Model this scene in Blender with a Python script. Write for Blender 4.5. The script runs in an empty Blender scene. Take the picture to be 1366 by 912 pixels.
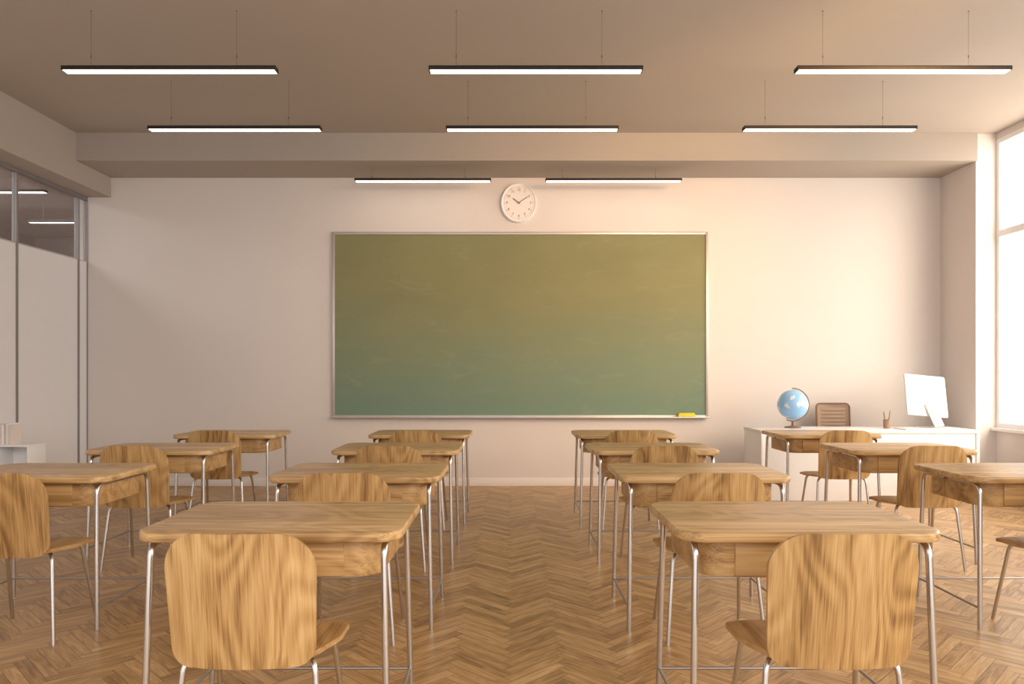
import bpy, bmesh, math, random
from mathutils import Vector, Matrix
random.seed(7)
S = bpy.context.scene
COL = S.collection
try:
    S.view_settings.view_transform = 'Standard'
    S.view_settings.look = 'None'
except Exception as e:
    print(e)

# ------------------------------------------------------------ materials
def srgb(r, g, b):
    def f(c):
        c /= 255.0
        return c/12.92 if c <= 0.04045 else ((c+0.055)/1.055)**2.4
    return (f(r), f(g), f(b), 1)

def new_mat(name):
    m = bpy.data.materials.new(name); m.use_nodes = True
    nt = m.node_tree
    return m, nt, nt.nodes['Principled BSDF']

def plain(name, col, rough=0.6, metal=0.0, noise=0.04, nscale=6.0, bump=0.0, spec=0.4):
    m, nt, b = new_mat(name)
    b.inputs['Roughness'].default_value = rough
    b.inputs['Metallic'].default_value = metal
    b.inputs['Specular IOR Level'].default_value = spec
    tc = nt.nodes.new('ShaderNodeTexCoord')
    n = nt.nodes.new('ShaderNodeTexNoise'); n.inputs['Scale'].default_value = nscale
    n.inputs['Detail'].default_value = 4
    nt.links.new(tc.outputs['Object'], n.inputs['Vector'])
    r = nt.nodes.new('ShaderNodeValToRGB')
    c = Vector(col[:3])
    r.color_ramp.elements[0].position = 0.3; r.color_ramp.elements[1].position = 0.7
    r.color_ramp.elements[0].color = (*(c*(1-noise)), 1)
    r.color_ramp.elements[1].color = (*(c*(1+noise)), 1)
    nt.links.new(n.outputs['Fac'], r.inputs['Fac'])
    nt.links.new(r.outputs['Color'], b.inputs['Base Color'])
    if bump:
        n2 = nt.nodes.new('ShaderNodeTexNoise'); n2.inputs['Scale'].default_value = 120
        nt.links.new(tc.outputs['Object'], n2.inputs['Vector'])
        bp = nt.nodes.new('ShaderNodeBump'); bp.inputs['Strength'].default_value = bump
        bp.inputs['Distance'].default_value = 0.002
        nt.links.new(n2.outputs['Fac'], bp.inputs['Height'])
        nt.links.new(bp.outputs['Normal'], b.inputs['Normal'])
    return m

def wood(name, axis, dark, mid, light, rough=0.42, rings=1.0):
    """axis = grain direction index in object space"""
    m, nt, b = new_mat(name)
    L = nt.links
    def math_(op, a=None, bv=None, c=None):
        n = nt.nodes.new('ShaderNodeMath'); n.operation = op
        for i, v in enumerate((a, bv, c)):
            if v is None: continue
            if isinstance(v, (int, float)): n.inputs[i].default_value = v
            else: L.new(v, n.inputs[i])
        return n.outputs[0]
    tc = nt.nodes.new('ShaderNodeTexCoord')
    oi = nt.nodes.new('ShaderNodeObjectInfo')
    rnd = math_('MULTIPLY', oi.outputs['Random'], 23.0)
    comb = nt.nodes.new('ShaderNodeCombineXYZ')
    for i in range(3): L.new(rnd, comb.inputs[i])
    add = nt.nodes.new('ShaderNodeVectorMath'); add.operation = 'ADD'
    L.new(tc.outputs['Object'], add.inputs[0]); L.new(comb.outputs[0], add.inputs[1])
    def mapped(s_along, s_across):
        mp = nt.nodes.new('ShaderNodeMapping')
        sc = [s_across]*3; sc[axis] = s_along
        if axis == 2: sc[1] = s_across*.25
        mp.inputs['Scale'].default_value = sc
        L.new(add.outputs[0], mp.inputs['Vector']); return mp.outputs[0]
    def noise(vec, detail, dist=0.0, rough_=0.5):
        n = nt.nodes.new('ShaderNodeTexNoise'); n.inputs['Scale'].default_value = 1.0
        n.inputs['Detail'].default_value = detail; n.inputs['Distortion'].default_value = dist
        n.inputs['Roughness'].default_value = rough_
        L.new(vec, n.inputs['Vector']); return n.outputs['Fac']
    n1 = noise(mapped(1.4, 4.0), 1, 0.2)
    n2 = noise(mapped(2.4, 190.0), 2)
    n3 = noise(mapped(0.7, 30.0), 1, 0.2)
    n4 = noise(mapped(0.6, 9.0), 1)
    v = nt.nodes.new('ShaderNodeTexVoronoi'); v.inputs['Scale'].default_value = 1.0
    L.new(mapped(2.4, 6.0), v.inputs['Vector'])
    dk = math_('MINIMUM', v.outputs['Distance'], 0.24)
    phase = math_('ADD', math_('MULTIPLY', n1, 80.0), math_('MULTIPLY', dk, 34.0))
    si = math_('SINE', phase)
    a1 = math_('MULTIPLY_ADD', si, 0.05*rings, -0.03)
    a2 = math_('MULTIPLY_ADD', n3, 0.28, a1)
    a2 = math_('MULTIPLY_ADD', n4, 0.42, a2)
    a3 = math_('MULTIPLY_ADD', n2, 0.48, a2)
    r = nt.nodes.new('ShaderNodeValToRGB'); e = r.color_ramp.elements
    e[0].position = 0.36; e[0].color = dark
    e[1].position = 0.76; e[1].color = light
    x = e.new(0.55); x.color = mid
    L.new(a3, r.inputs['Fac'])
    kr = nt.nodes.new('ShaderNodeValToRGB')
    kr.color_ramp.elements[0].position = 0.03; kr.color_ramp.elements[0].color = (0.28, 0.19, 0.13, 1)
    kr.color_ramp.elements[1].position = 0.20; kr.color_ramp.elements[1].color = (1, 1, 1, 1)
    q = kr.color_ramp.elements.new(0.08); q.color = (.74, .65, .56, 1)
    L.new(v.outputs['Distance'], kr.inputs['Fac'])
    mx = nt.nodes.new('ShaderNodeMix'); mx.data_type = 'RGBA'; mx.blend_type = 'MULTIPLY'
    mx.inputs['Factor'].default_value = 0.85
    L.new(r.outputs['Color'], mx.inputs['A']); L.new(kr.outputs['Color'], mx.inputs['B'])
    L.new(mx.outputs['Result'], b.inputs['Base Color'])
    b.inputs['Roughness'].default_value = rough
    b.inputs['Specular IOR Level'].default_value = 0.45
    return m

def emis(name, col, st):
    m, nt, b = new_mat(name)
    b.inputs['Base Color'].default_value = col
    b.inputs['Emission Color'].default_value = col
    b.inputs['Emission Strength'].default_value = st
    return m

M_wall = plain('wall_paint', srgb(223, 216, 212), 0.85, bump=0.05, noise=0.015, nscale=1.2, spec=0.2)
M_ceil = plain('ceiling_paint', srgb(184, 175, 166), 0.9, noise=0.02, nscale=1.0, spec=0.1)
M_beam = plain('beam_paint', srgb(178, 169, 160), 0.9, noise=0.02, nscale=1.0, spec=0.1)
M_white = plain('white_lacquer', srgb(242, 242, 244), 0.4, noise=0.01)
M_base = plain('skirting_paint', srgb(238, 232, 228), 0.5, noise=0.01)
M_alu = plain('brushed_aluminium', srgb(200, 194, 190), 0.35, 0.5, noise=0.03)
M_stand = plain('satin_aluminium_stand', srgb(196, 192, 190), 0.4, 0.2, noise=0.02)
M_alu2 = plain('grey_partition_metal', srgb(146, 142, 142), 0.4, 0.4, noise=0.03)
M_rail2 = plain('pale_transom_metal', srgb(186, 184, 184), 0.5, 0.1, noise=0.03)
M_chrome = plain('satin_chrome', srgb(205, 202, 200), 0.25, 1.0, noise=0.02)
M_rail = plain('dull_steel', srgb(176, 170, 166), 0.45, 0.9, noise=0.02)
M_black = plain('black_metal', srgb(44, 38, 36), 0.6, 0.0, noise=0.03)
M_cable = plain('grey_cable', srgb(120, 102, 90), 0.5, 0.2, noise=0.03)
M_frost = plain('frosted_panel', srgb(228, 227, 230), 0.5, noise=0.01)
M_wood_x = wood('oak_tabletop', 0, srgb(146, 112, 70), srgb(194, 158, 108), srgb(222, 190, 142), 0.34)
M_wood_box = wood('oak_box', 0, srgb(138, 104, 62), srgb(184, 146, 96), srgb(208, 172, 120), 0.45)
M_wood_z = wood('oak_backrest', 2, srgb(126, 92, 52), srgb(180, 143, 92), srgb(208, 174, 122), 0.42, 1.2)
M_wood_y = wood('oak_seat', 1, srgb(136, 100, 58), srgb(184, 146, 96), srgb(208, 172, 120), 0.42)
M_lamp = emis('lamp_diffuser', (1.0, 0.95, 0.88, 1), 4.0)
M_yellow = plain('yellow_sponge', srgb(240, 224, 80), 0.8)
M_brown = plain('brown_frame', srgb(136, 106, 84), 0.6)
M_tan = plain('tan_leather', srgb(158, 132, 110), 0.6)
M_tan2 = plain('light_tan_leather', srgb(168, 142, 120), 0.6)
M_dark = plain('dark_plastic', srgb(84, 64, 52), 0.5)
M_clockface = plain('clock_face', srgb(244, 238, 234), 0.5, noise=0.01)
M_ink = plain('dark_ink', srgb(104, 90, 82), 0.6)
M_concrete = plain('corridor_paint', srgb(176, 162, 154), 0.9)

def glass_mat(name, tint, gloss):
    m = bpy.data.materials.new(name); m.use_nodes = True
    nt = m.node_tree; nt.nodes.clear()
    o = nt.nodes.new('ShaderNodeOutputMaterial')
    t = nt.nodes.new('ShaderNodeBsdfTransparent'); t.inputs['Color'].default_value = tint
    g = nt.nodes.new('ShaderNodeBsdfGlossy'); g.inputs['Roughness'].default_value = 0.03
    mx = nt.nodes.new('ShaderNodeMixShader'); mx.inputs[0].default_value = gloss
    nt.links.new(t.outputs[0], mx.inputs[1]); nt.links.new(g.outputs[0], mx.inputs[2])
    nt.links.new(mx.outputs[0], o.inputs[0]); return m
M_glass = glass_mat('clear_glass', (0.97, 0.98, 0.98, 1), .05)
M_glass2 = glass_mat('partition_glass', (0.92, 0.92, 0.92, 1), .12)

def board_mat():
    m, nt, b = new_mat('chalkboard_green'); L = nt.links
    tc = nt.nodes.new('ShaderNodeTexCoord')
    mp = nt.nodes.new('ShaderNodeMapping'); mp.inputs['Scale'].default_value = (0.7, 1, 1.6)
    mp.inputs['Rotation'].default_value = (0, 0.25, 0)
    L.new(tc.outputs['Object'], mp.inputs[0])
    n = nt.nodes.new('ShaderNodeTexNoise'); n.inputs['Scale'].default_value = 1.2; n.inputs['Detail'].default_value = 6
    n.inputs['Roughness'].default_value = 0.6; n.inputs['Distortion'].default_value = 0.3
    L.new(mp.outputs[0], n.inputs['Vector'])
    r = nt.nodes.new('ShaderNodeValToRGB'); e = r.color_ramp.elements
    e[0].position = 0.25; e[0].color = srgb(130, 130, 92)
    e[1].position = 0.8; e[1].color = srgb(140, 139, 100)
    L.new(n.outputs['Fac'], r.inputs[0])
    # warm-to-cool light painted into the board colour: cooler tint towards the bottom
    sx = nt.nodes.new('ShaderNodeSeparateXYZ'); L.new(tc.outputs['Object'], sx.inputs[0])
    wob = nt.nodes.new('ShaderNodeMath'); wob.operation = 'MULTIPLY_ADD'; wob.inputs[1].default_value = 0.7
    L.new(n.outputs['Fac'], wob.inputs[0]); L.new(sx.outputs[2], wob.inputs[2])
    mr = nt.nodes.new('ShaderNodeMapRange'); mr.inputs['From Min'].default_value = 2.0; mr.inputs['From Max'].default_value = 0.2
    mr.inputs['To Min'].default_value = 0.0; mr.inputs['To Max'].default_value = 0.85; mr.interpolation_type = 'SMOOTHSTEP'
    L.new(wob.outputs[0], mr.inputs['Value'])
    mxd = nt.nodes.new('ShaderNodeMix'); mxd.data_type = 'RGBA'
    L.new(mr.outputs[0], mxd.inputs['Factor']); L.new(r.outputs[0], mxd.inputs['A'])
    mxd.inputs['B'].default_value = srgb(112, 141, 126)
    n2 = nt.nodes.new('ShaderNodeTexNoise'); n2.inputs['Scale'].default_value = 2.0; n2.inputs['Detail'].default_value = 10
    n2.inputs['Roughness'].default_value = 0.7; n2.inputs['Distortion'].default_value = 1.2
    mp2 = nt.nodes.new('ShaderNodeMapping'); mp2.inputs['Scale'].default_value = (1.0, 1, 3.0)
    L.new(tc.outputs['Object'], mp2.inputs[0]); L.new(mp2.outputs[0], n2.inputs['Vector'])
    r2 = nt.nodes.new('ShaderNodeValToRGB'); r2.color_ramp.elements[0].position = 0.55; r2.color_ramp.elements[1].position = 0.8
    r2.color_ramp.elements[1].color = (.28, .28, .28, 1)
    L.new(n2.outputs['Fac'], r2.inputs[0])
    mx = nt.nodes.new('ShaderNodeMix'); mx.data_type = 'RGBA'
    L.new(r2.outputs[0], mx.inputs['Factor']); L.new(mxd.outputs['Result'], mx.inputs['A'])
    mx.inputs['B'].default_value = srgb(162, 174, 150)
    L.new(mx.outputs['Result'], b.inputs['Base Color'])
    b.inputs['Roughness'].default_value = 0.6
    b.inputs['Specular IOR Level'].default_value = 0.3
    return m
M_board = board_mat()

PW = 0.058; PN = 6; PL = PW*PN
def floor_mat():
    m, nt, b = new_mat('herringbone_parquet'); L = nt.links
    uv = nt.nodes.new('ShaderNodeUVMap'); uv.uv_map = 'UVMap'
    at = nt.nodes.new('ShaderNodeAttribute'); at.attribute_name = 'rnd'
    mul = nt.nodes.new('ShaderNodeVectorMath'); mul.operation = 'SCALE'; mul.inputs['Scale'].default_value = 37.0
    L.new(at.outputs['Color'], mul.inputs[0])
    def mp(sx, sy):
        q = nt.nodes.new('ShaderNodeMapping'); q.inputs['Scale'].default_value = (sx, sy, 1)
        L.new(uv.outputs[0], q.inputs[0])
        a = nt.nodes.new('ShaderNodeVectorMath'); a.operation = 'ADD'
        L.new(q.outputs[0], a.inputs[0]); L.new(mul.outputs[0], a.inputs[1]); return a
    n1 = nt.nodes.new('ShaderNodeTexNoise'); n1.inputs['Scale'].default_value = 1; n1.inputs['Detail'].default_value = 5
    n1.inputs['Distortion'].default_value = 1.0
    L.new(mp(5, 38).outputs[0], n1.inputs['Vector'])
    n2 = nt.nodes.new('ShaderNodeTexNoise'); n2.inputs['Scale'].default_value = 1; n2.inputs['Detail'].default_value = 4
    L.new(mp(8, 200).outputs[0], n2.inputs['Vector'])
    s = nt.nodes.new('ShaderNodeSeparateColor'); L.new(at.outputs['Color'], s.inputs[0])
    a1 = nt.nodes.new('ShaderNodeMath'); a1.operation = 'MULTIPLY_ADD'; a1.inputs[1].default_value = 0.19
    L.new(s.outputs[0], a1.inputs[0])
    a2 = nt.nodes.new('ShaderNodeMath'); a2.operation = 'MULTIPLY_ADD'; a2.inputs[1].default_value = 0.6; a2.inputs[2].default_value = 0.04
    L.new(n1.outputs['Fac'], a2.inputs[0]); L.new(a2.outputs[0], a1.inputs[2])
    a3 = nt.nodes.new('ShaderNodeMath'); a3.operation = 'MULTIPLY_ADD'; a3.inputs[1].default_value = 0.3
    L.new(n2.outputs['Fac'], a3.inputs[0]); L.new(a1.outputs[0], a3.inputs[2])
    r = nt.nodes.new('ShaderNodeValToRGB'); e = r.color_ramp.elements
    e[0].position = 0.36; e[0].color = srgb(126, 94, 56)
    e[1].position = 0.80; e[1].color = srgb(218, 182, 130)
    x = e.new(0.58); x.color = srgb(186, 148, 98)
    L.new(a3.outputs[0], r.inputs[0])
    sx = nt.nodes.new('ShaderNodeSeparateXYZ'); L.new(uv.outputs[0], sx.inputs[0])
    def edge(out, half):
        ab = nt.nodes.new('ShaderNodeMath'); ab.operation = 'ABSOLUTE'; L.new(out, ab.inputs[0])
        g = nt.nodes.new('ShaderNodeMath'); g.operation = 'GREATER_THAN'; g.inputs[1].default_value = half-0.0017
        L.new(ab.outputs[0], g.inputs[0]); return g
    g1 = edge(sx.outputs[0], PL/2); g2 = edge(sx.outputs[1], PW/2)
    mxm = nt.nodes.new('ShaderNodeMath'); mxm.operation = 'MAXIMUM'
    L.new(g1.outputs[0], mxm.inputs[0]); L.new(g2.outputs[0], mxm.inputs[1])
    mm = nt.nodes.new('ShaderNodeMath'); mm.operation = 'MULTIPLY'; mm.inputs[1].default_value = 0.75
    L.new(mxm.outputs[0], mm.inputs[0])
    mx = nt.nodes.new('ShaderNodeMix'); mx.data_type = 'RGBA'
    L.new(mm.outputs[0], mx.inputs['Factor']); L.new(r.outputs[0], mx.inputs['A'])
    mx.inputs['B'].default_value = srgb(94, 66, 38)
    L.new(mx.outputs['Result'], b.inputs['Base Color'])
    b.inputs['Roughness'].default_value = 0.36
    b.inputs['Specular IOR Level'].default_value = 0.45
    return m

def globe_mat():
    m, nt, b = new_mat('globe_map'); L = nt.links
    tc = nt.nodes.new('ShaderNodeTexCoord')
    n = nt.nodes.new('ShaderNodeTexNoise'); n.inputs['Scale'].default_value = 6.5; n.inputs['Detail'].default_value = 6
    n.inputs['Distortion'].default_value = 0.4
    L.new(tc.outputs['Object'], n.inputs['Vector'])
    r = nt.nodes.new('ShaderNodeValToRGB'); r.color_ramp.interpolation = 'CONSTANT'
    e = r.color_ramp.elements
    e[0].position = 0; e[0].color = srgb(156, 208, 255)
    e[1].position = 0.54; e[1].color = srgb(236, 242, 246)
    L.new(n.outputs['Fac'], r.inputs[0]); L.new(r.outputs[0], b.inputs['Base Color'])
    b.inputs['Roughness'].default_value = 0.3
    return m
M_globe = globe_mat()

# ------------------------------------------------------------ helpers
def finish(bm, name, mat, smooth=False, angle=40):
    bmesh.ops.recalc_face_normals(bm, faces=bm.faces[:])
    me = bpy.data.meshes.new(name); bm.to_mesh(me); bm.free()
    me.materials.append(mat)
    if smooth:
        for p in me.polygons: p.use_smooth = True
        try: me.set_sharp_from_angle(angle=math.radians(angle))
        except Exception: pass
    return me

def obj(name, data, parent=None, loc=(0, 0, 0), rot=(0, 0, 0), **props):
    o = bpy.data.objects.new(name, data)
    COL.objects.link(o)
    o.location = loc; o.rotation_euler = rot
    if parent: o.parent = parent
    for k, v in props.items(): o[k] = v
    return o

def add_box(bm, x0, x1, y0, y1, z0, z1, bev=0.0):
    r = bmesh.ops.create_cube(bm, size=1)
    vs = r['verts']
    for v in vs:
        v.co = Vector((x0+(v.co.x+.5)*(x1-x0), y0+(v.co.y+.5)*(y1-y0), z0+(v.co.z+.5)*(z1-z0)))
    if bev:
        es = set(e for v in vs for e in v.link_edges)
        bmesh.ops.bevel(bm, geom=list(es), offset=bev, segments=2, affect='EDGES', profile=0.5)

def box_mesh(name, mat, *dims, bev=0.0):
    bm = bmesh.new(); add_box(bm, *dims, bev=bev); return finish(bm, name, mat, bev > 0)

def boxes_mesh(name, mat, lst, bev=0.0):
    bm = bmesh.new()
    for d in lst: add_box(bm, *d, bev=bev)
    return finish(bm, name, mat, bev > 0)

def add_cyl(bm, c, r, h, seg=24, r2=None):
    M = Matrix.Translation(Vector(c)+Vector((0, 0, h/2)))
    bmesh.ops.create_cone(bm, cap_ends=True, segments=seg, radius1=r, radius2=r if r2 is None else r2, depth=h, matrix=M)

def fillet(pts, r, n=7):
    pts = [Vector(p) for p in pts]; out = [pts[0]]
    for i in range(1, len(pts)-1):
        p0, p, p1 = pts[i-1], pts[i], pts[i+1]
        a = (p0-p); b = (p1-p)
        d = min(r, a.length*0.49, b.length*0.49)
        A = p+a.normalized()*d; B = p+b.normalized()*d
        for k in range(n+1):
            t = k/n; out.append(A*(1-t)**2+p*2*t*(1-t)+B*t*t)
    out.append(pts[-1]); return out

def add_tube(bm, pts, r, seg=12, rad=0.04):
    P = fillet(pts, rad) if len(pts) > 2 else [Vector(p) for p in pts]
    t0 = (P[1]-P[0]).normalized()
    up = Vector((0, 0, 1)) if abs(t0.z) < 0.9 else Vector((1, 0, 0))
    nrm = t0.cross(up).normalized()
    rings = []
    for i, p in enumerate(P):
        if i == 0: t = t0
        elif i == len(P)-1: t = (P[i]-P[i-1]).normalized()
        else: t = ((P[i]-P[i-1]).normalized()+(P[i+1]-P[i]).normalized()).normalized()
        nrm = (nrm-t*nrm.dot(t)).normalized(); bn = t.cross(nrm)
        rings.append([bm.verts.new(p+(nrm*math.cos(a)+bn*math.sin(a))*r) for a in [2*math.pi*k/seg for k in range(seg)]])
    for a, b in zip(rings, rings[1:]):
        for k in range(seg):
            bm.faces.new((a[k], a[(k+1) % seg], b[(k+1) % seg], b[k]))
    bm.faces.new(rings[0][::-1]); bm.faces.new(rings[-1])

def tube_mesh(name, mat, pts, r, rad=0.04):
    bm = bmesh.new(); add_tube(bm, pts, r, rad=rad); return finish(bm, name, mat, True, 60)

def add_round_prism(bm, w, d, z0, z1, rs, bev=0.006, seg=10, cx=0, cy=0):
    cs = [(1, 1), (-1, 1), (-1, -1), (1, -1)]
    vs = []
    for i, (sx, sy) in enumerate(cs):
        r = rs[i]; a0 = i*math.pi/2
        for k in range(seg+1):
            a = a0+math.pi/2*k/seg
            vs.append(bm.verts.new((cx+sx*(w/2-r)+r*math.cos(a), cy+sy*(d/2-r)+r*math.sin(a), z0)))
    f = bm.faces.new(vs)
    e = bmesh.ops.extrude_face_region(bm, geom=[f])
    top = [v for v in e['geom'] if isinstance(v, bmesh.types.BMVert)]
    for v in top: v.co.z = z1
    if bev:
        allv = set(vs) | set(top)
        es = [q for q in bm.edges if q.verts[0] in allv and q.verts[1] in allv and abs(q.verts[0].co.z-q.verts[1].co.z) < 1e-6]
        bmesh.ops.bevel(bm, geom=es, offset=bev, segments=3, affect='EDGES', profile=0.5)

def corner_w(t, half, length, r0, r1):
    w = half
    if t < r0:
        k = (r0-t)/r0; w = half-r0+r0*math.sqrt(max(0, 1-k*k))
    if t > length-r1:
        k = (t-(length-r1))/r1; w = half-r1+r1*math.sqrt(max(0, 1-k*k))
    return w

def ts(length, r0, r1, n=10, mid=14):
    out = [r0*(1-math.cos(math.pi/2*i/n)) for i in range(n)]
    out += [r0+(length-r0-r1)*i/mid for i in range(mid)]
    out += [length-r1+r1*math.sin(math.pi/2*i/n) for i in range(n+1)]
    return out

def shell_mesh(name, mat, T, wfun, P, th, nu=20):
    bm = bmesh.new(); A = []; B = []
    for t in T:
        w = wfun(t); ra = []; rb = []
        for i in range(nu+1):
            x = (-1+2*i/nu)*w
            p = P(x, t); ra.append(bm.verts.new(p)); rb.append(bm.verts.new(p+th))
        A.append(ra); B.append(rb)
    n = len(T)
    for j in range(n-1):
        for i in range(nu):
            bm.faces.new((A[j][i], A[j][i+1], A[j+1][i+1], A[j+1][i]))
            bm.faces.new((B[j][i], B[j+1][i], B[j+1][i+1], B[j][i+1]))
    bord = [(A[0][i], B[0][i]) for i in range(nu+1)] + [(A[j][nu], B[j][nu]) for j in range(1, n)] + \
           [(A[n-1][i], B[n-1][i]) for i in range(nu-1, -1, -1)] + [(A[j][0], B[j][0]) for j in range(n-2, 0, -1)]
    for k in range(len(bord)):
        a, b = bord[k]; c, d = bord[(k+1) % len(bord)]
        bm.faces.new((a, b, d, c))
    return finish(bm, name, mat, True, 50)

# ------------------------------------------------------------ room shell
XL, XR, YF, YB, ZC = -4.98, 5.02, 8.61, -1.2, 3.91
XW = 5.24
def build_floor():
    bm = bmesh.new()
    uvl = bm.loops.layers.uv.new('UVMap'); cl = bm.loops.layers.float_color.new('rnd')
    c45 = math.sqrt(.5)
    def plank(x0, y0, x1, y1, horiz):
        pts = [(x0, y0), (x1, y0), (x1, y1), (x0, y1)]
        W = [(PW*(p[0]-p[1])*c45, PW*(p[0]+p[1])*c45) for p in pts]
        cx = sum(p[0] for p in W)/4; cy = sum(p[1] for p in W)/4
        if cx < XL-0.4 or cx > XW+0.4 or cy < YB-0.4 or cy > YF+0.4: return
        f = bm.faces.new([bm.verts.new((p[0], p[1], 0)) for p in W])
        rc = (random.random(), random.random(), random.random(), 1)
        mx, my = (x0+x1)/2, (y0+y1)/2
        for lp, p in zip(f.loops, pts):
            a, b2 = (p[0]-mx)*PW, (p[1]-my)*PW
            lp[uvl].uv = (a, b2) if horiz else (b2, a)
            lp[cl] = rc
    for m in range(-18, 19):
        for k in range(-280, 300):
            ox = k+m*2*PN
            plank(ox, k, ox+PN, k+1, True)
            plank(ox, k+1, ox+1, k+1+PN, False)
    for co, no in (((XL-.15, 0, 0), (-1, 0, 0)), ((XW+.1, 0, 0), (1, 0, 0)), ((0, YB, 0), (0, -1, 0)), ((0, YF, 0), (0, 1, 0))):
        bmesh.ops.bisect_plane(bm, geom=bm.verts[:]+bm.edges[:]+bm.faces[:], plane_co=co, plane_no=no, clear_outer=True)
    me = bpy.data.meshes.new('floor'); bm.to_mesh(me); bm.free()
    me.materials.append(floor_mat())
    if me.polygons[0].normal.z < 0: me.flip_normals()
    return me
ST = dict(kind='structure')
obj('floor', build_floor(), label='herringbone oak parquet floor', **ST)
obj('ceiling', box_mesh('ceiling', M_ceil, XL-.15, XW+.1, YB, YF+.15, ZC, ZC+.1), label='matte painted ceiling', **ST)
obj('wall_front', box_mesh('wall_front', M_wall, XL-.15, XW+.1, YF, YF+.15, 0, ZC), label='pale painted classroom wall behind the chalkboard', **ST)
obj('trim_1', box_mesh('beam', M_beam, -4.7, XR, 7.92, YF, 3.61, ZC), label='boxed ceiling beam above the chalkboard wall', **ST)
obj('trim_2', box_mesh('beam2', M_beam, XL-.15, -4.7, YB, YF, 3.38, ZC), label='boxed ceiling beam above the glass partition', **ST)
obj('trim_3', box_mesh('pilaster', M_wall, XR, XW+.1, 7.95, YF, 0, ZC), label='painted corner pilaster beside the window', **ST)
obj('baseboard_front', box_mesh('bb', M_base, XL+.02, XR, YF-.015, YF, 0, .095, bev=.004), label='white baseboard', **ST)
obj('wall_right', boxes_mesh('wall_right', M_wall, [(XW, XW+.1, YB, 7.95, 0, .70), (XW, XW+.1, YB, 7.95, 3.84, ZC)]), label='low painted wall below the windows', **ST)
obj('trim_4', box_mesh('sill', M_white, XW-.06, XW+.1, YB, 7.95, .70, .735, bev=.004), label='white window sill', **ST)
wins = [(7.95-1.6*i, 7.95-1.6*(i+1)) for i in range(6)]
for i, (y1, y0) in enumerate(wins):
    y0 = max(y0, YB)
    if y1 <= YB: break
    root = obj(f'window_{i+1}', None, loc=(XW, (y0+y1)/2, .735), label='tall white-framed window with bright daylight', **ST)
    h = (y1-y0)/2; F = .05
    fr = [(0, .07, h-F, h, 0, 3.105), (0, .07, -h, -h+F, 0, 3.105), (0, .07, -h+F, h-F, 0, F), (0, .07, -h+F, h-F, 3.105-F, 3.105), (0, .07, -h+F, h-F, 2.05, 2.12)]
    obj('window_frame', boxes_mesh('window_frame', M_white, fr), root)
    obj('glass_pane', boxes_mesh('glass_pane', M_glass, [(.035, .04, -h+F, h-F, F, 2.05), (.035, .04, -h+F, h-F, 2.12, 3.105-F)]), root)
ys = [8.61, 8.43, 7.38, 6.33, 5.28, 4.23, 3.18, 2.13, 1.08, .03, -1.02]
for i in range(len(ys)-1):
    y1, y0 = ys[i], ys[i+1]; h = (y1-y0)/2
    root = obj(f'window_{i+8}', None, loc=(XL, (y0+y1)/2, 0), label='metal-framed glass partition bay with frosted lower panel', **ST)
    fr = [(-.04, .010, -h, -h+.018, 0, 3.38), (-.04, .010, h-.010, h, 0, 3.38), (-.04, .010, -h+.018, h-.010, 3.34, 3.38),
          (-.04, .010, -h+.018, h-.010, 0, .08)]
    obj('window_frame', boxes_mesh('partition_frame', M_alu2, fr), root)
    obj('window_transom', box_mesh('transom', M_rail2, -.02, .002, -h+.018, h-.010, 2.62, 2.634), root)
    obj('frosted_panel', box_mesh('frosted_panel', M_frost, -.01, -.0, -h+.018, h-.010, .08, 2.62), root)
    obj('glass_pane', box_mesh('glass_pane', M_glass2, -.01, -.004, -h+.018, h-.010, 2.634, 3.34), root)
obj('wall_corridor', boxes_mesh('wall_corridor', M_concrete, [(-9.2, -9.1, YB, 14, 0, ZC), (-9.2, -4.9, 14, 14.1, 0, ZC), (-5.12, -4.98, YF+.15, 14, 0, ZC)]), label='corridor walls beyond the glass partition', **ST)
obj('ceiling_corridor', box_mesh('ceiling_corridor', M_concrete, -9.2, XL-.15, YB, 14.1, ZC, ZC+.1), label='dark corridor ceiling', **ST)
obj('floor_corridor', box_mesh('floor_corridor', M_concrete, -9.2, XL-.15, YB, 14.1, -.1, 0), label='corridor floor', **ST)

# ------------------------------------------------------------ lamps
LM_h = box_mesh('lamp_housing', M_black, -.765, .765, -.040, .040, 0, .030, bev=.003)
LM_d = box_mesh('lamp_diffuser', M_lamp, -.754, .754, -.033, .033, -.003, .002)
def wire_mesh(top):
    bm = bmesh.new()
    add_cyl(bm, (0, 0, .028), .0012, top-.028, 8)
    add_cyl(bm, (0, 0, .10 if top > .3 else .04), .004, .018, 10)
    add_cyl(bm, (0, 0, top-.004), .005, .004, 12)
    return finish(bm, 'suspension_cable', M_cable, True)
LZ = 3.475
W_long = wire_mesh(3.91-LZ); W_short = wire_mesh(3.61-LZ)
def lamp(x, y, wires, group, z=LZ):
    r = obj('pendant_lamp', None, loc=(x, y, z), label='slim black linear pendant lamp with lit white diffuser', category='ceiling lamp', group=group)
    obj('lamp_housing', LM_h, r); obj('diffuser', LM_d, r, label='glowing white diffuser')
    for wx in (-.57, .475): obj('suspension_cable', wires, r, loc=(wx, 0, 0))
for x in (-2.45, .17, 2.80): lamp(x, 5.27, W_long, 'classroom pendant lamps')
for x in (-2.46, .18, 2.82): lamp(x, 6.53, W_long, 'classroom pendant lamps')
for x in (-1.0, 1.14): lamp(x, 8.26, W_short, 'classroom pendant lamps')
lamp(-6.32, 8.76, W_long, 'corridor pendant lamps'); lamp(-6.13, 10.5, W_long, 'corridor pendant lamps')

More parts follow.
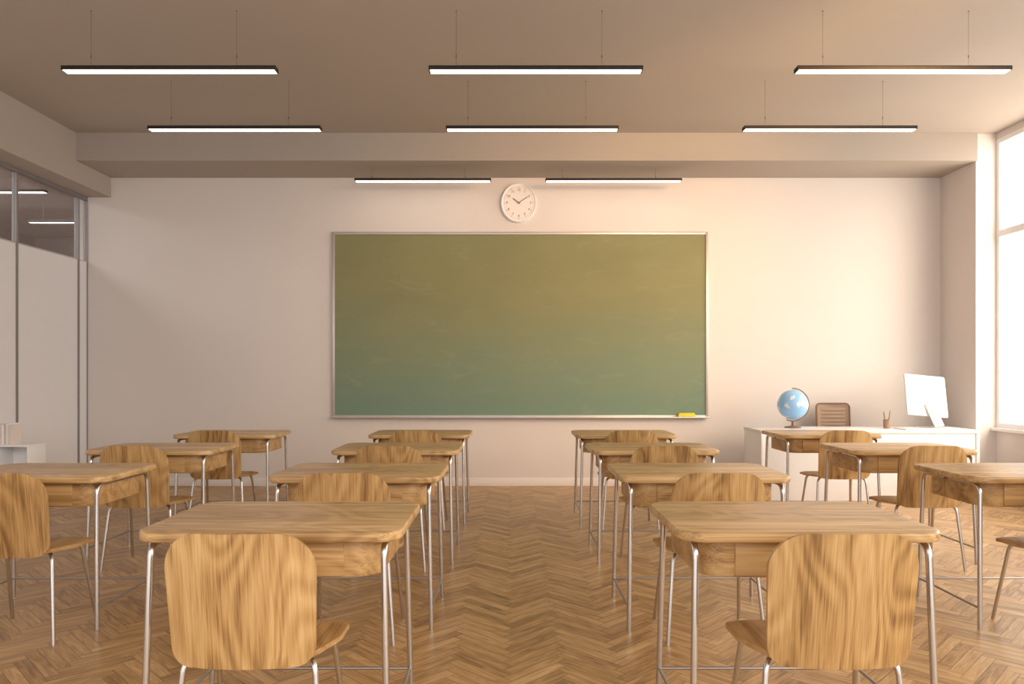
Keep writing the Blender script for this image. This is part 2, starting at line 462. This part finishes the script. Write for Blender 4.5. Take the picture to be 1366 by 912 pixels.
# ------------------------------------------------------------ desks
TOP_Z = .78
D_top = (lambda bm: (add_round_prism(bm, .89, .62, TOP_Z-.033, TOP_Z, [.09]*4, .009), finish(bm, 'tabletop', M_wood_x, True, 30))[1])(bmesh.new())
D_box = (lambda bm: (add_round_prism(bm, .74, .46, .618, TOP_Z-.033, [.03, .03, .10, .10], .004, cy=-.02), finish(bm, 'book_box', M_wood_box, True, 30))[1])(bmesh.new())
D_front = box_mesh('drawer_front', M_wood_box, -.25, .25, -.256, -.249, .623, TOP_Z-.035, bev=.003)
def dleg(sx, front):
    if front: p = [(sx*.388, -.02, .736), (sx*.388, -.275, .736), (sx*.404, -.30, 0)]
    else: p = [(sx*.388, .02, .736), (sx*.388, .24, .736), (sx*.405, .265, 0)]
    return tube_mesh('desk_leg', M_chrome, p, .0115, rad=.05)
D_legs = [dleg(-1, True), dleg(1, True), dleg(-1, False), dleg(1, False)]
D_rails = [tube_mesh('rail', M_rail, [(-.403, .261, .11), (.403, .261, .11)], .0065),
           tube_mesh('rail', M_rail, [(-.402, -.296, .11), (-.402, .261, .11)], .0065),
           tube_mesh('rail', M_rail, [(.402, -.296, .11), (.402, .261, .11)], .0065)]
def desk(x, y):
    r = obj('school_desk', None, loc=(x, y, 0), label='oak school desk with book box and tubular steel legs', category='desk', group='student desks')
    obj('tabletop', D_top, r); obj('book_box', D_box, r); obj('drawer_front', D_front, r)
    for m in D_legs: obj('leg', m, r, label='tubular steel leg')
    for m in D_rails: obj('rail', m, r)
rows = [3.033, 4.356, 5.66, 6.98]
for i, yb in enumerate(rows):
    yc = yb-.31
    desk(-.815, yc); desk(1.0, yc); desk(-2.52 if i else -2.55, yc)
    if i: desk(2.79, yc)

# ------------------------------------------------------------ chairs
Hb = .412
T = ts(Hb, .055, .12)
def Pback(x, t):
    y = -.185-.055*(t/Hb) + .045*(x/.2275)**2
    return Vector((x, y, .428+t))
C_back = shell_mesh('backrest', M_wood_z, T, lambda t: corner_w(t, .2275-.014*(1-t/Hb), Hb, .055, .12), Pback, Vector((0, .014, 0)))
Ds = .40
T2 = ts(Ds, .03, .07)
def Pseat(x, t):
    z = .457-.010*math.exp(-((x/.14)**2))*math.sin(math.pi*t/Ds)-.020*max(0, (t-.30)/.10)**2-.012*(abs(x)/.25)**6
    return Vector((x, -.165+t, z))
C_seat = shell_mesh('seat', M_wood_y, T2, lambda t: corner_w(t, .168+.078*min(1, t/.22)**.7, Ds, .03, .07), Pseat, Vector((0, 0, -.016)))
def cleg(sx, front):
    if front: p = [(sx*.10, .03, .428), (sx*.195, .15, .428), (sx*.225, .243, 0)]
    else: p = [(sx*.10, -.01, .428), (sx*.20, -.10, .428), (sx*.235, -.145, 0)]
    return tube_mesh('chair_leg', M_chrome, p, .0095, rad=.045)
C_legs = [cleg(-1, True), cleg(1, True), cleg(-1, False), cleg(1, False)]
def chair(x, y, rot=0):
    r = obj('school_chair', None, loc=(x, y, 0), rot=(0, 0, rot), label='curved oak plywood school chair with steel legs', category='chair', group='student chairs')
    obj('backrest', C_back, r); obj('seat', C_seat, r)
    for m in C_legs: obj('leg', m, r, label='tubular steel leg')
cy = [2.117+.24+1.32*i for i in range(4)]
for i, x in enumerate((-.806, -.805, -.81, -.805)): chair(x, cy[i])
for i, x in enumerate((.982, .985, 1.0, 1.0)): chair(x, cy[i])
for i, x in enumerate((-2.44, -2.48, -2.49)): chair(x, cy[i+1])
for i, x in enumerate((2.79, 2.76, 2.79)): chair(x, cy[i+1])

# ------------------------------------------------------------ chalkboard
bx0, bx1, bz0, bz1 = -2.10, 2.293, .80, 2.97
r = obj('chalkboard', None, loc=((bx0+bx1)/2, YF, bz0), label='large green chalkboard with pale metal frame', category='chalkboard')
w = (bx1-bx0)/2; hh = bz1-bz0; fw = .030
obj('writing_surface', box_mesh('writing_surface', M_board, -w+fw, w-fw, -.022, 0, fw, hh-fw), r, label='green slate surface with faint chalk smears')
obj('frame', boxes_mesh('board_frame', M_alu, [(-w, -w+fw, -.035, 0, 0, hh), (w-fw, w, -.035, 0, 0, hh), (-w+fw, w-fw, -.035, 0, hh-fw, hh), (-w+fw, w-fw, -.035, 0, 0, fw)], bev=.004), r)
obj('chalk_ledge', box_mesh('chalk_ledge', M_alu, -w, w, -.10, -.035, 0, .014, bev=.003), r)
e = obj('board_eraser', None, loc=(2.03, YF-.07, bz0+.0145), label='yellow chalkboard eraser on the ledge', category='eraser')
obj('sponge', box_mesh('sponge', M_yellow, -.1, .1, -.025, .025, 0, .03, bev=.006), e)
obj('grip', box_mesh('grip', M_yellow, -.09, .09, -.02, .02, .03, .045, bev=.004), e)

# ------------------------------------------------------------ clock
ck = obj('wall_clock', None, loc=(.079, YF, 3.31), label='round white wall clock with dark hands', category='clock')
def ell_cyl(bm, rx, rz, y0, y1, seg=64):
    a = [bm.verts.new((rx*math.cos(t), y0, rz*math.sin(t))) for t in [2*math.pi*k/seg for k in range(seg)]]
    b = [bm.verts.new((rx*math.cos(t), y1, rz*math.sin(t))) for t in [2*math.pi*k/seg for k in range(seg)]]
    bm.faces.new(a); bm.faces.new(b[::-1])
    for k in range(seg): bm.faces.new((a[k], b[k], b[(k+1) % seg], a[(k+1) % seg]))
bm = bmesh.new(); ell_cyl(bm, .192, .213, -.032, 0); obj('clock_face', finish(bm, 'clock_face', M_clockface, True), ck)
bm = bmesh.new(); seg = 64; prof = [(1.0, 0), (1.0, -.036), (.98, -.042), (.945, -.042), (.92, -.030)]
rg = [[bm.verts.new((.207*f*math.cos(t), y, .23*f*math.sin(t))) for f, y in prof] for t in [2*math.pi*k/seg for k in range(seg)]]
for k in range(seg):
    a, b = rg[k], rg[(k+1) % seg]
    for j in range(len(prof)-1): bm.faces.new((a[j], a[j+1], b[j+1], b[j]))
obj('clock_rim', finish(bm, 'clock_rim', M_white, True), ck)
bm = bmesh.new()
for k in range(60):
    a = 2*math.pi*k/60; L0 = .93 if k % 5 else .89
    M = Matrix.Rotation(-a, 4, 'Y')
    rr = bmesh.ops.create_cube(bm, size=1)
    for v in rr['verts']:
        v.co = M @ Vector((v.co.x*(.002 if k % 5 else .004), -.033+v.co.y*.002, .18*(.96+L0)/2+v.co.z*.18*(.96-L0)))
        v.co.z *= 1.1
for n in range(1, 13):
    cu = bpy.data.curves.new('num', 'FONT'); cu.body = str(n); cu.size = .038; cu.align_x = 'CENTER'; cu.align_y = 'CENTER'; cu.extrude = .001
    to = bpy.data.objects.new('num', cu); COL.objects.link(to)
    bpy.context.view_layer.update()
    dg = bpy.context.evaluated_depsgraph_get()
    me = bpy.data.meshes.new_from_object(to.evaluated_get(dg))
    a = 2*math.pi*n/12
    me.transform(Matrix.Translation((.138*math.sin(a), -.033, .152*math.cos(a))) @ Matrix.Rotation(math.pi/2, 4, 'X'))
    bm.from_mesh(me); COL.objects.unlink(to); bpy.data.objects.remove(to); bpy.data.meshes.remove(me)
me = bpy.data.meshes.new('dial_markings'); bm.to_mesh(me); bm.free(); me.materials.append(M_ink)
obj('dial_markings', me, ck, label='black hour numerals and minute ticks')
def hand(ang, ln, wd, y):
    bm = bmesh.new(); add_box(bm, -wd/2, wd/2, y-.002, y, -.02, ln)
    bm.transform(Matrix.Rotation(math.radians(ang), 4, 'Y')); return finish(bm, 'hand', M_ink)
obj('hour_hand', hand(-53, .085, .009, -.036), ck); obj('minute_hand', hand(57, .13, .006, -.039), ck)

# ------------------------------------------------------------ teacher desk
tx0, tx1, ty0, ty1, tz = 2.57, 4.83, 7.58, 8.15, .73
t = obj('teacher_desk', None, loc=((tx0+tx1)/2, (ty0+ty1)/2, 0), label='long white lacquered teacher desk with panel front', category='desk')
w = (tx1-tx0)/2; d = (ty1-ty0)/2
obj('desktop', box_mesh('desktop', M_white, -w, w, -d, d, tz-.035, tz, bev=.004), t)
obj('side_panel', box_mesh('side_panel', M_white, -w+.002, -w+.036, -d+.002, d-.02, 0, tz-.035, bev=.002), t)
obj('side_panel', box_mesh('side_panel', M_white, w-.036, w-.002, -d+.002, d-.02, 0, tz-.035, bev=.002), t)
obj('front_panel', box_mesh('front_panel', M_white, -w+.037, w-.037, -d+.012, -d+.03, .0, tz-.036, bev=.002), t)
g = obj('desk_globe', None, loc=(3.03, 7.93, tz), label='blue world globe on brown stand', category='globe')
bm = bmesh.new(); bmesh.ops.create_uvsphere(bm, u_segments=48, v_segments=32, radius=.160)
obj('globe_ball', finish(bm, 'globe_ball', M_globe, True), g, loc=(0, 0, .25), rot=(0, math.radians(23), 0))
bm = bmesh.new(); add_cyl(bm, (0, 0, 0), .085, .012, 40); add_cyl(bm, (0, 0, .012), .075, .012, 40, .02); add_cyl(bm, (0, 0, .02), .012, .056, 16)
obj('stand', finish(bm, 'globe_stand', M_brown, True, 30), g)
bm = bmesh.new()
arc = [(.176*math.sin(a), 0, .25+.176*math.cos(a)) for a in [math.radians(-2+q) for q in range(0, 206, 6)]]
add_tube(bm, arc, .006, 10, rad=.001)
obj('meridian_arc', finish(bm, 'meridian_arc', M_brown, True, 60), g)
oc = obj('office_chair', None, loc=(3.67, 8.20, 0), label='brown office chair with open-weave backrest', category='chair')
Tb = ts(.42, .03, .04)
obj('backrest', shell_mesh('office_backrest', M_tan, Tb, lambda t: corner_w(t, .180, .42, .03, .04), lambda x, t: Vector((x, .20+.03*(t/.42)-.03*(x/.19)**2, .545+t)), Vector((0, .012, 0))), oc)
bm = bmesh.new()
fr = []
for t_ in ts(.44, .035, .045): fr.append((corner_w(t_, .19, .44, .035, .045), t_))
loop = [(x, .20+.03*(t_/.42)-.03*(x/.19)**2+.007, .535+t_) for x, t_ in fr] + [(-x, .20+.03*(t_/.42)-.03*(x/.19)**2+.007, .535+t_) for x, t_ in fr[::-1]]
loop.append(loop[0])
add_tube(bm, loop, .009, 10, rad=.001)
obj('backrest_frame', finish(bm, 'backrest_frame', M_brown, True, 60), oc)
for k in range(8): obj('backrest_slat', box_mesh('slat', M_tan2, -.15, .15, .188+.003*k, .193+.003*k, .59+.043*k, .626+.043*k, bev=.002), oc)
bm = bmesh.new(); add_round_prism(bm, .42, .38, .43, .48, [.07]*4, .015, cy=0)
obj('seat', finish(bm, 'office_seat', M_brown, True), oc)
bm = bmesh.new(); add_tube(bm, [(0, .05, .44), (0, .225, .44), (0, .225, .60)], .014)
obj('back_support', finish(bm, 'back_support', M_dark, True), oc)
bm = bmesh.new(); add_cyl(bm, (0, 0, .07), .025, .37, 20)
obj('column', finish(bm, 'column', M_dark, True), oc)
for k in range(5):
    a = 2*math.pi*k/5+.3
    bm = bmesh.new(); add_tube(bm, [(0, 0, .09), (.2*math.cos(a), .2*math.sin(a), .06)], .014)
    bmesh.ops.create_uvsphere(bm, u_segments=12, v_segments=8, radius=.025, matrix=Matrix.Translation((.2*math.cos(a), .2*math.sin(a), .026)))
    obj('base_leg', finish(bm, 'base_leg', M_dark, True), oc)
pc = obj('desktop_computer', None, loc=(4.44, 7.90, tz+.001), rot=(0, 0, math.radians(8)), label='white all-in-one computer seen from the back', category='computer')
bm = bmesh.new(); add_round_prism(bm, .48, .45, -.01, .01, [.018]*4, .006)
bm.transform(Matrix.Rotation(math.radians(5), 4, 'Y') @ Matrix.Translation((-.02, 0, .345)) @ Matrix.Rotation(math.radians(90-14), 4, 'X'))
obj('display', finish(bm, 'display', M_white, True, 30), pc)
bm = bmesh.new(); add_box(bm, -.055, .055, -.012, .0, 0, .27, bev=.003)
bm.transform(Matrix.Translation((.07, -.13, .018)) @ Matrix.Rotation(math.radians(-12), 4, 'Y') @ Matrix.Rotation(math.radians(-22), 4, 'X'))
obj('stand', finish(bm, 'stand', M_stand, True), pc)
obj('base', box_mesh('base', M_stand, -.10, .14, -.16, .05, 0, .010, bev=.003), pc)
ph = obj('pencil_holder', None, loc=(4.0, 7.84, tz), label='small wooden pencil cup on the teacher desk', category='pencil holder')
bm = bmesh.new(); sg = 24
pr = [(.0, 0), (.034, 0), (.037, .095), (.033, .095), (.031, .006), (0.0001, .006)]
rg = [[bm.verts.new((max(r_, .0001)*math.cos(a), max(r_, .0001)*math.sin(a), z_)) for r_, z_ in pr] for a in [2*math.pi*k/sg for k in range(sg)]]
for k in range(sg):
    for j in range(5): bm.faces.new((rg[k][j], rg[k][j+1], rg[(k+1) % sg][j+1], rg[(k+1) % sg][j]))
obj('cup', finish(bm, 'cup', M_tan, True), ph)
pcs = [srgb(190, 120, 60), srgb(90, 70, 60), srgb(200, 160, 70), srgb(120, 130, 140)]
for k in range(4):
    a = k*math.pi/2+.4; bm = bmesh.new()
    b0 = Vector((.012*math.cos(a), .012*math.sin(a), .008)); b1 = Vector((.042*math.cos(a), .042*math.sin(a), .165+.012*k))
    add_tube(bm, [b0, b0.lerp(b1, .9)], .004, 6)
    q = b1-b0
    bmesh.ops.create_cone(bm, cap_ends=True, segments=6, radius1=.004, radius2=.0005, depth=q.length*.1, matrix=Matrix.Translation(b0.lerp(b1, .95)) @ q.to_track_quat('Z', 'Y').to_matrix().to_4x4())
    obj('pencil', finish(bm, 'pencil', plain(f'pencil_paint_{k}', pcs[k], .5)), loc=(4.0, 7.84, tz), label='pencil standing in the cup', category='pencil', group='pencils in the cup')
pp = obj('paper_stack', boxes_mesh('paper_stack', M_white, [(-.14, .14, -.1, .1, 0, .014)]), loc=(4.19, 7.70, tz), rot=(0, 0, .15), label='small stack of white paper sheets on the teacher desk', category='paper')

# ------------------------------------------------------------ low shelf with books
sh = obj('low_shelf', None, loc=(-4.785, 7.15, 0), label='low white open shelf beside the partition', category='shelf')
hw = .165
obj('top_board', box_mesh('top_board', M_white, -hw, hw, -.13, .13, .612, .63, bev=.002), sh)
obj('side_board', box_mesh('side_board', M_white, hw-.016, hw, -.13, .13, 0, .612, bev=.002), sh)
obj('side_board', box_mesh('side_board', M_white, -hw, -hw+.016, -.13, .13, 0, .612, bev=.002), sh)
obj('back_board', box_mesh('back_board', M_white, -hw+.016, hw-.016, .118, .13, 0, .612), sh)
for z in (.04, .36): obj('shelf_board', box_mesh('shelf_board', M_white, -hw+.016, hw-.016, -.12, .118, z, z+.016), sh)
cols = [srgb(240, 236, 234), srgb(226, 214, 210), srgb(244, 242, 240), srgb(206, 200, 200)]
x = -4.935
for k in range(6):
    th = .014+.004*(k % 3); hgt = .18+.012*((k*2) % 3)
    b = obj('book', None, loc=(x+th/2, 7.13, .63), label='pale hardcover book standing on the low shelf', category='book', group='books on the low shelf')
    mm = plain(f'book_cover_{k}', cols[k % 4], .6)
    obj('cover', boxes_mesh('cover', mm, [(-th/2, -th/2+.002, -.08, .08, 0, hgt), (th/2-.002, th/2, -.08, .08, 0, hgt), (-th/2, th/2, -.082, -.08, 0, hgt)]), b)
    obj('pages', box_mesh('pages', M_white, -th/2+.0025, th/2-.0025, -.0795, .075, .003, hgt-.003), b)
    x += th+.003

# ------------------------------------------------------------ light
wd = bpy.data.worlds.new('World'); S.world = wd; wd.use_nodes = True
bg = wd.node_tree.nodes['Background']
bg.inputs['Color'].default_value = (1.0, .962, .935, 1); bg.inputs['Strength'].default_value = 1.72
def light(name, kind, energy, col, loc, direction, **kw):
    l = bpy.data.lights.new(name, kind); l.energy = energy; l.color = col
    for k, v in kw.items(): setattr(l, k, v)
    o = bpy.data.objects.new(name, l); COL.objects.link(o); o.location = loc
    o.rotation_euler = Vector(direction).to_track_quat('-Z', 'Y').to_euler(); return o
light('sun', 'SUN', 1.6, (1.0, .80, .60), (0, 0, 6), (-.5, .62, -.40), angle=math.radians(34))
light('window_skylight', 'AREA', 230, (1.0, .87, .75), (XW+.6, 3.6, 2.4), (-1, 0, -.05), shape='RECTANGLE', size=8.5, size_y=3.0)
light('warm_wash_area', 'AREA', 55, (1.0, .72, .46), (XW+.5, 6.9, 2.3), (-1, .35, -.05), shape='RECTANGLE', size=1.8, size_y=2.6)  # extra area light outside the window, added for a warm wash on the right
light('added_warm_spot', 'SPOT', 650, (1.0, .58, .26), (3.4, 3.6, 3.4), (-2.4, 5.01, -.75), spot_size=math.radians(62), spot_blend=1.0, shadow_soft_size=.4)  # added spot high in the room, no fixture there; warms board and wall
light('corridor_fill', 'AREA', 240, (1.0, .95, .92), (-7.2, 7, 3.8), (0, 0, -1), shape='RECTANGLE', size=2, size_y=8)  # unseen area light added to brighten the corridor behind the glass

# ------------------------------------------------------------ camera
cam = bpy.data.cameras.new('camera'); co = bpy.data.objects.new('camera', cam); COL.objects.link(co)
cam.sensor_width = 36; cam.lens = 980/1366*36
cam.shift_y = 44/1366
co.location = (0, 0, 1.3); co.rotation_euler = (math.pi/2, 0, 0)
S.camera = co
